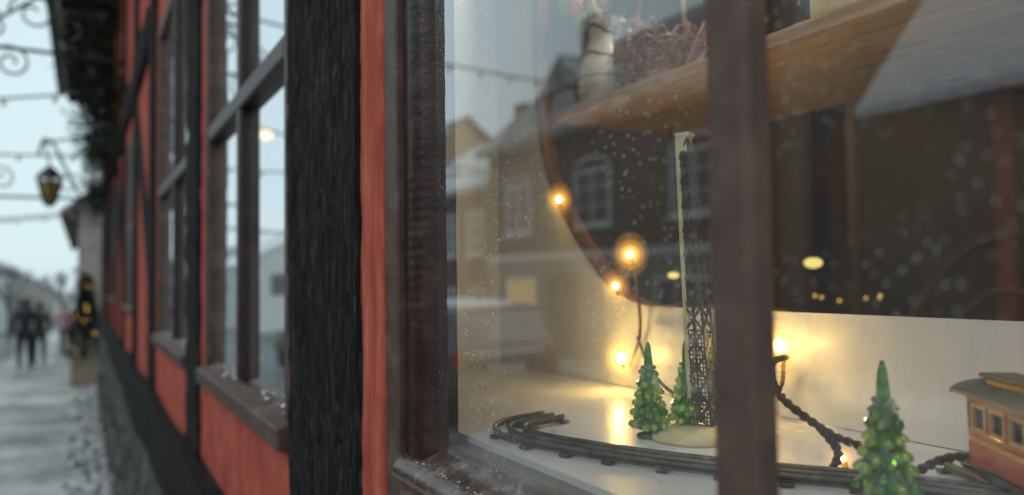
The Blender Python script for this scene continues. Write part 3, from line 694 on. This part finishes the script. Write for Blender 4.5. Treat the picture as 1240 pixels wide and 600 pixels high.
for i,(a,b,yy,ev,rd,m) in enumerate(((60,72,5.5,1.6,4.2,M_pale),(74,88,2.5,1.0,3.6,M_plaster),(48,58,8.5,2.6,5.2,M_pale),(90,110,-8,3,7,M_pale))):
    h=house('distant_house',a,b,yy,9,-4,ev,rd,m,M_snow)
    for k in range(4):
        hwin(a+1.5+k*(b-a-3)/3,1,ev-2.2,ev-.9,yy,h)
    for k in range(3):
        yc=yy+2+k*2.4
        box('gable_window',a-.05,a+.02,yc-.5,yc+.5,ev-2.0,ev-.7,M_shopwarm if k==1 else M_wg,h)
h=house('street_side_house',19,40,-8,8.4,-2,3.2,6.5,M_plaster,M_tile)
# ------------------------------------------------------------------ parked car
def car(x,y,col):
    z0=gz(x)-.12; T=empty('parked_car',(x+2.1,y+.85,z0))
    paint=pm('car_paint',[tuple(c*.8 for c in col),col],ns=2,rough=.3,bump=0,coat=.6)
    W=.86; yc=y+W
    prof=[(0,.35),(.03,.85),(.10,.95),(.32,1.44),(.5,1.5),(2.2,1.5),(2.45,1.45),(3.15,.98),(4.2,.86),(4.32,.7),(4.35,.35)]
    V=[];n=len(prof)
    for s in (-1,1):
        for px,pz in prof:
            tw=W if pz<.96 else W-.14*(pz-.96)/.5
            V.append((x+px,yc+s*tw,z0+pz))
    F=[tuple(range(n)),tuple(range(2*n-1,n-1,-1))]+[(i,n+i,n+(i+1)%n,(i+1)%n) for i in range(n)]
    mesh_ob('body',V,F,paint,T,bevel=.05,segs=3)
    V=[(x+.10,yc-.68,z0+1.0),(x+.10,yc+.68,z0+1.0),(x+.285,yc+.62,z0+1.38),(x+.285,yc-.62,z0+1.38)]
    V=[(a-.02,b,c+.0) for a,b,c in V]; mesh_ob('rear_window',V,[(0,1,2,3)],M_wg,T)
    mb=MB()
    for s in (-1,1):
        q=[(.5,1.0,W),(2.95,1.0,W),(2.35,1.38,W-.10),(.55,1.38,W-.10)]
        mb.add([(x+a,yc+s*(w+.008),z0+b) for a,b,w in q],[(0,1,2,3)])
    mb.make('side_windows',M_wg,T)
    mb=MB()
    for wx in (.85,3.5):
        for s in (-1,1):
            MM=Matrix.Translation((x+wx,yc+s*(W-.08),z0+.32))@Matrix.Rotation(math.pi/2,4,'X')
            mb.lathe([(0,-.11),(.2,-.11),(.31,-.09),(.32,0),(.31,.09),(.2,.11),(0,.11)],(0,0,0),24,MM)
    mb.make('wheels',pm('tyre',[(.015,.015,.015),(.03,.03,.03)],ns=20,rough=.8),T,smooth=True)
    box('rear_bumper',x-.08,x+.05,yc-W+.03,yc+W-.03,z0+.35,z0+.55,M_iron,T,bevel=.03)
    box('number_plate',x-.045,x-.03,yc-.26,yc+.26,z0+.64,z0+.75,M_wf,T)
    mb=MB()
    for i in range(6): mb.box(x-.05,x-.046,yc-.22+i*.075,yc-.18+i*.075,z0+.66,z0+.73)
    mb.make('plate_characters',M_iron,T)
    rl=pm('tail_lamp',[(.25,.01,.01),(.4,.02,.02)],ns=9,rough=.2,bump=0)
    for s in (-1,1): box('tail_lamp',x-.02,x+.1,yc+s*(W-.12)-.07,yc+s*(W-.12)+.07,z0+.72,z0+.95,rl,T,bevel=.02)
    mb=MB(); mb.ball((x+1.4,yc,z0+1.48),1,24,10,(1.05,.74,.10)); mb.make('roof_snow',M_snow,T,smooth=True)
car(8.5,3.6,(.03,.032,.035)); car(14.5,3.7,(.25,.26,.27))
# ------------------------------------------------------------------ iron lantern + brackets
def curl(mb,c,r,a0,turns,r2=.012,sgn=1):
    pts=[]
    for i in range(31):
        t=i/30; a=a0+sgn*turns*2*math.pi*t; rr=r*(1-.8*t); pts.append((c[0],c[1]+math.cos(a)*rr,c[2]+math.sin(a)*rr))
    mb.tube(pts,r2,6)
SL=empty('wall_street_lamp',(10.6,.5,2.7)); mb=MB(); X=10.6
mb.tube(spline([(X,.03,2.35),(X,.35,2.6),(X,.6,3.15),(X,.72,3.25),(X,.78,3.05)],8),.018,6); mb.tube([(X,.03,2.55),(X,1.5,2.53)],.018,6)
curl(mb,(X,.25,3.0),.18,0,1.4); curl(mb,(X,.45,2.72),.14,3,1.3,sgn=-1); curl(mb,(X,1.15,2.75),.16,0,1.4)
mb.tube([(X,.03,3.4),(X,.75,3.2)],.014,6)
mb.make('iron_bracket',M_iron,SL)
mb=MB(); mb.lathe([(.02,.30),(.06,.27),(.15,.18),(.16,.16)],(X,.66,2.63),6); mb.lathe([(.07,-.14),(.08,-.16),(.03,-.2),(0,-.2)],(X,.66,2.63),6)
for k in range(6):
    a=2*math.pi*k/6; mb.strut((X+math.cos(a)*.15,.66+math.sin(a)*.15,2.79),(X+math.cos(a)*.07,.66+math.sin(a)*.07,2.49),.018)
mb.tube([(X,.66,2.92),(X,.72,3.24)],.012,6)
mb.make('lantern_cage',M_iron,SL)
mb=MB(); mb.lathe([(0,-.13),(.06,-.13),(.12,.12),(0,.13)],(X,.66,2.63),6); mb.make('lantern_glass',pm('lantern_glass',[(.12,.10,.05),(.2,.16,.07)],ns=8,rough=.3,bump=0,emis=(1,.66,.2,.04)),SL)
SB=empty('wrought_iron_sign_bracket',(6.2,.5,3.5)); mb=MB(); X=6.2
mb.tube([(X,.03,3.15),(X,1.3,3.15)],.014,6); mb.tube(spline([(X,.03,3.75),(X,.5,3.6),(X,.95,3.25),(X,1.2,3.15)],8),.012,6)
for c,r,a,s in (((X,.62,3.42),.15,0,1),((X,.85,3.3),.10,2,-1),((X,.75,3.05),.12,1,1),((X,1.05,3.28),.11,4,1),((X,.40,3.35),.14,2,-1),((X,.68,3.66),.12,3,1)): curl(mb,c,r,a,1.4,.009,s)
mb.make('scrollwork',M_iron,SB)
OW=empty('overhead_cable',(12,3,4)); mb=MB(); fb=MB()
for (a,b,s) in (((9,.1,3.55),(14,9.6,3.9),.3),((12,.1,3.3),(12,9.8,4.0),.35),((15,0,2.8),(24,9.8,3.2),.3),((7.5,.1,4.2),(9,9.6,4.6),.3),((18,0,3.0),(20,9.8,3.4),.5)):
    a=Vector(a);b=Vector(b); pts=[a.lerp(b,i/20)-Vector((0,0,s*4*(i/20)*(1-i/20))) for i in range(21)]; mb.tube(pts,.014,5)
    for q in pts[1:20]: fb.ball(q-Vector((0,0,.05)),.03,6,5)
mb.make('cables',M_iron,OW); fb.make('festoon_bulbs',pm('bulb_glass_dull',[(.3,.27,.2),(.4,.36,.28)],ns=5,rough=.3,bump=0),OW,smooth=True)
def needles(name,fn,n,mat,L=.1,w=.012,parent=None):
    V=[];F=[]
    for i in range(n):
        p=fn(); d=Vector((random.gauss(0,1),random.gauss(0,1),random.gauss(-.3,.8))).normalized()*L*random.uniform(.5,1.2); s=d.cross(Vector((random.random(),random.random(),random.random()))).normalized()*w
        o=len(V); V+=[p-s,p+s,p+d+s*.3,p+d-s*.3]; F.append((o,o+1,o+2,o+3))
    return mesh_ob(name,V,F,mat,parent)
M_fir=pm('fir_needles',[(.012,.022,.016),(.03,.05,.03)],ns=9,rough=.7,bump=0)
G=empty('evergreen_garland',(8,.3,3.5)); cl=[]
for i in range(60):
    t=random.random(); z=4.65-2.1*t**1.3; cl.append((Vector((random.uniform(7,12),random.uniform(.06,.40)*(1-t*.5),z)),random.uniform(.06,.2)))
def gp():
    c,r=random.choice(cl); return c+Vector((random.gauss(0,r),random.gauss(0,r*.5),random.gauss(0,r)))
needles('boughs',gp,7000,M_fir,.10,.010,G)
FT=empty('christmas_tree',(17,.2,0)); gx=17;gy=.25;zb=gz(gx)
box('planter',gx-.3,gx+.3,gy-.25,gy+.25,zb,zb+.5,pm('planter_wood',[(.22,.18,.13),(.32,.26,.19)],ns=8),FT,bevel=.02)
mb=MB(); mb.tube([(gx,gy,zb+.4),(gx,gy,zb+2.2)],[.05,.01],8)
def fp():
    t=random.random()**.75; a=random.uniform(0,6.28); r=(.55*(1-t)+.03)*(.45+.55*random.random())*(.8+.2*math.sin(a*5+t*9)); return Vector((gx+math.cos(a)*r,gy+math.sin(a)*r,zb+.55+1.6*t-r*.15))
mb.make('trunk',M_cord,FT); needles('needles',fp,4000,M_fir,.14,.010,FT)
mb=MB()
for i in range(26): p=fp(); mb.ball(p,.013,6,4)
mb.make('tree_lights',emi('tree_light',(1,.6,.15),4),FT)
BT=empty('bare_tree',(45,4,0)); mb=MB()
def branch(p,d,L,r,k):
    q=p+d*L; mb.tube([p,q],[r,r*.7],5)
    if k==0:return
    for i in range(3):
        dd=(d+Vector((random.gauss(0,.5),random.gauss(0,.5),random.gauss(.1,.35)))).normalized(); branch(q,dd,L*.72,r*.62,k-1)
branch(Vector((45,3.5,-1.4)),Vector((0,0,1)),1.3,.12,5); branch(Vector((52,1.2,-1.6)),Vector((0,0,1)),1.3,.12,5)
mb.make('trunk_and_limbs',pm('bark',[(.10,.095,.09),(.18,.17,.16)],ns=5),BT)
# ------------------------------------------------------------------ people
def person(x,y,coat,trous,hgt=1.7,ang=0,hair=(.03,.02,.015),stride=.18):
    z0=gz(x); s=hgt/1.7; T=empty('pedestrian',(x,y,z0))
    M=Matrix.Translation((x,y,z0))@Matrix.Rotation(ang,4,'Z')@Matrix.Scale(s,4)
    cm=pm('coat',[tuple(c*.7 for c in coat),coat],ns=9,rough=.8); tm=pm('trousers',[tuple(c*.7 for c in trous),trous],ns=9,rough=.8); sk=pm('skin',[(.5,.3,.22),(.58,.36,.27)],ns=9,rough=.5,bump=0)
    def skin(name,J,E,mat,root=0):
        me=bpy.data.meshes.new(name); me.from_pydata([tuple(M@Vector(j[0])) for j in J],E,[]); ob=bpy.data.objects.new(name,me); me.materials.append(mat); link(ob,T)
        m=ob.modifiers.new('s','SKIN'); m.use_smooth_shade=True
        for i,j in enumerate(J):
            v=me.skin_vertices[0].data[i]; v.radius=(j[1]*s,(j[2] if len(j)>2 else j[1])*s); v.use_root=(i==root)
        ob.modifiers.new('u','SUBSURF').levels=1; ob.modifiers['u'].render_levels=1
    st=stride
    skin('legs',[((0,0,.93),.14,.11),((0,.10,.88),.095),((st*.5,.10,.5),.065),((st*.7,.10,.10),.045),((st*.7+.15,.10,.04),.035),((0,-.10,.88),.095),((-st*.2,-.10,.5),.065),((-st,-.10,.12),.045),((-st+.14,-.10,.04),.035)],[(0,1),(1,2),(2,3),(3,4),(0,5),(5,6),(6,7),(7,8)],tm)
    skin('torso_and_arms',[((0,0,.92),.15,.13),((0,0,1.15),.15,.12),((0,0,1.36),.17,.11),((0,0,1.5),.06),((0,.19,1.40),.07),((-.05,.25,1.12),.052),((.05,.25,.88),.04),((0,-.19,1.40),.07),((.05,-.25,1.12),.052),((.12,-.25,.90),.04),((0,0,.72),.17,.15)],[(0,1),(1,2),(2,3),(2,4),(4,5),(5,6),(2,7),(7,8),(8,9),(0,10)],cm)
    mb=MB()
    mb.ball(M@Vector((0.01,0,1.59)),.105*s,14,12,(.95,.75,1.12)); mb.ball(M@Vector((.11,0,1.58)),.018*s,6,5)
    for q in (-1,1): mb.ball(M@Vector((0,q*.083,1.585)),.02*s,6,5,(.7,.5,1.2))
    for q,xx in ((.25,.06),(-.25,.13)): 
        mb.ball(M@Vector((xx,q,.83)),.035*s,8,6,(.8,.5,1.3))
        for f in range(4): mb.tube([M@Vector((xx-.02+f*.014,q,.81)),M@Vector((xx-.015+f*.014,q,.745+abs(f-1.5)*.006))],.007*s,5)
        mb.tube([M@Vector((xx+.02,q,.84)),M@Vector((xx+.045,q,.79))],.008*s,5)
    mb.make('head_and_hands',sk,T,smooth=True)
    mb=MB(); mb.ball(M@Vector((-.015,0,1.625)),.108*s,14,10,(1,.82,1)); mb.make('hair',pm('hair',[hair,hair],ns=9,bump=0),T,smooth=True)
    mb=MB()
    for q in (-1,1): mb.ball(M@Vector((.098,q*.032,1.60)),.010*s,6,5)
    mb.box(.100,.108,-.022,.022,1.533,1.54,M); mb.make('eyes_and_mouth',M_iron,T)
person(22.3,1.55,(.03,.035,.05),(.03,.03,.035),1.75,0.1); person(23.6,1.30,(.07,.07,.08),(.03,.03,.035),1.68,.0,stride=-.2)
person(27,.75,(.40,.22,.24),(.05,.05,.07),1.65,3.1)
# ------------------------------------------------------------------ sky & sun
d=Vector((-.38,.72,.58)).normalized()
el=math.asin(d.z); az=math.atan2(d.x,d.y)
w=bpy.data.worlds.new('World'); S.world=w; w.use_nodes=True; t=w.node_tree; t.nodes.clear()
o=t.nodes.new('ShaderNodeOutputWorld'); bg=t.nodes.new('ShaderNodeBackground'); sk=t.nodes.new('ShaderNodeTexSky')
sk.sky_type='NISHITA'; sk.sun_disc=False; sk.sun_elevation=el; sk.sun_rotation=az; sk.air_density=1.0; sk.dust_density=2.0; sk.ozone_density=2
mx=t.nodes.new('ShaderNodeMix'); mx.data_type='RGBA'; mx.inputs[0].default_value=.85; mx.inputs[7].default_value=(6.3,7.9,8.2,1)   # overcast layer
t.links.new(sk.outputs[0],mx.inputs[6]); t.links.new(mx.outputs[2],bg.inputs[0]); t.links.new(bg.outputs[0],o.inputs[0]); bg.inputs[1].default_value=.122
l=bpy.data.lights.new('sun','SUN'); l.energy=1.1; l.angle=math.radians(40); l.color=(1,.97,.93)
so=bpy.data.objects.new('sun',l); COL.objects.link(so); so.rotation_euler=d.to_track_quat('Z','Y').to_euler()
# ------------------------------------------------------------------ camera
cam=bpy.data.cameras.new('camera'); co=bpy.data.objects.new('camera',cam); COL.objects.link(co); S.camera=co
cam.sensor_width=36; cam.lens=26.13; cam.clip_start=.02; cam.clip_end=1500
yaw=math.radians(-30); pit=math.radians(2.3); rol=math.radians(.76)
fw=Vector((math.cos(yaw)*math.cos(pit),math.sin(yaw)*math.cos(pit),math.sin(pit))); rt=fw.cross(Vector((0,0,1))).normalized(); up=rt.cross(fw)
rt2=rt*math.cos(rol)-up*math.sin(rol); up2=up*math.cos(rol)+rt*math.sin(rol)
Mx=Matrix((rt2,up2,-fw)).transposed().to_4x4(); Mx.translation=(0,.3,1.5); co.matrix_world=Mx
cam.dof.use_dof=True; cam.dof.focus_distance=.74; cam.dof.aperture_fstop=2.8
S.view_settings.view_transform='Standard'; S.view_settings.look='None'; S.view_settings.exposure=0
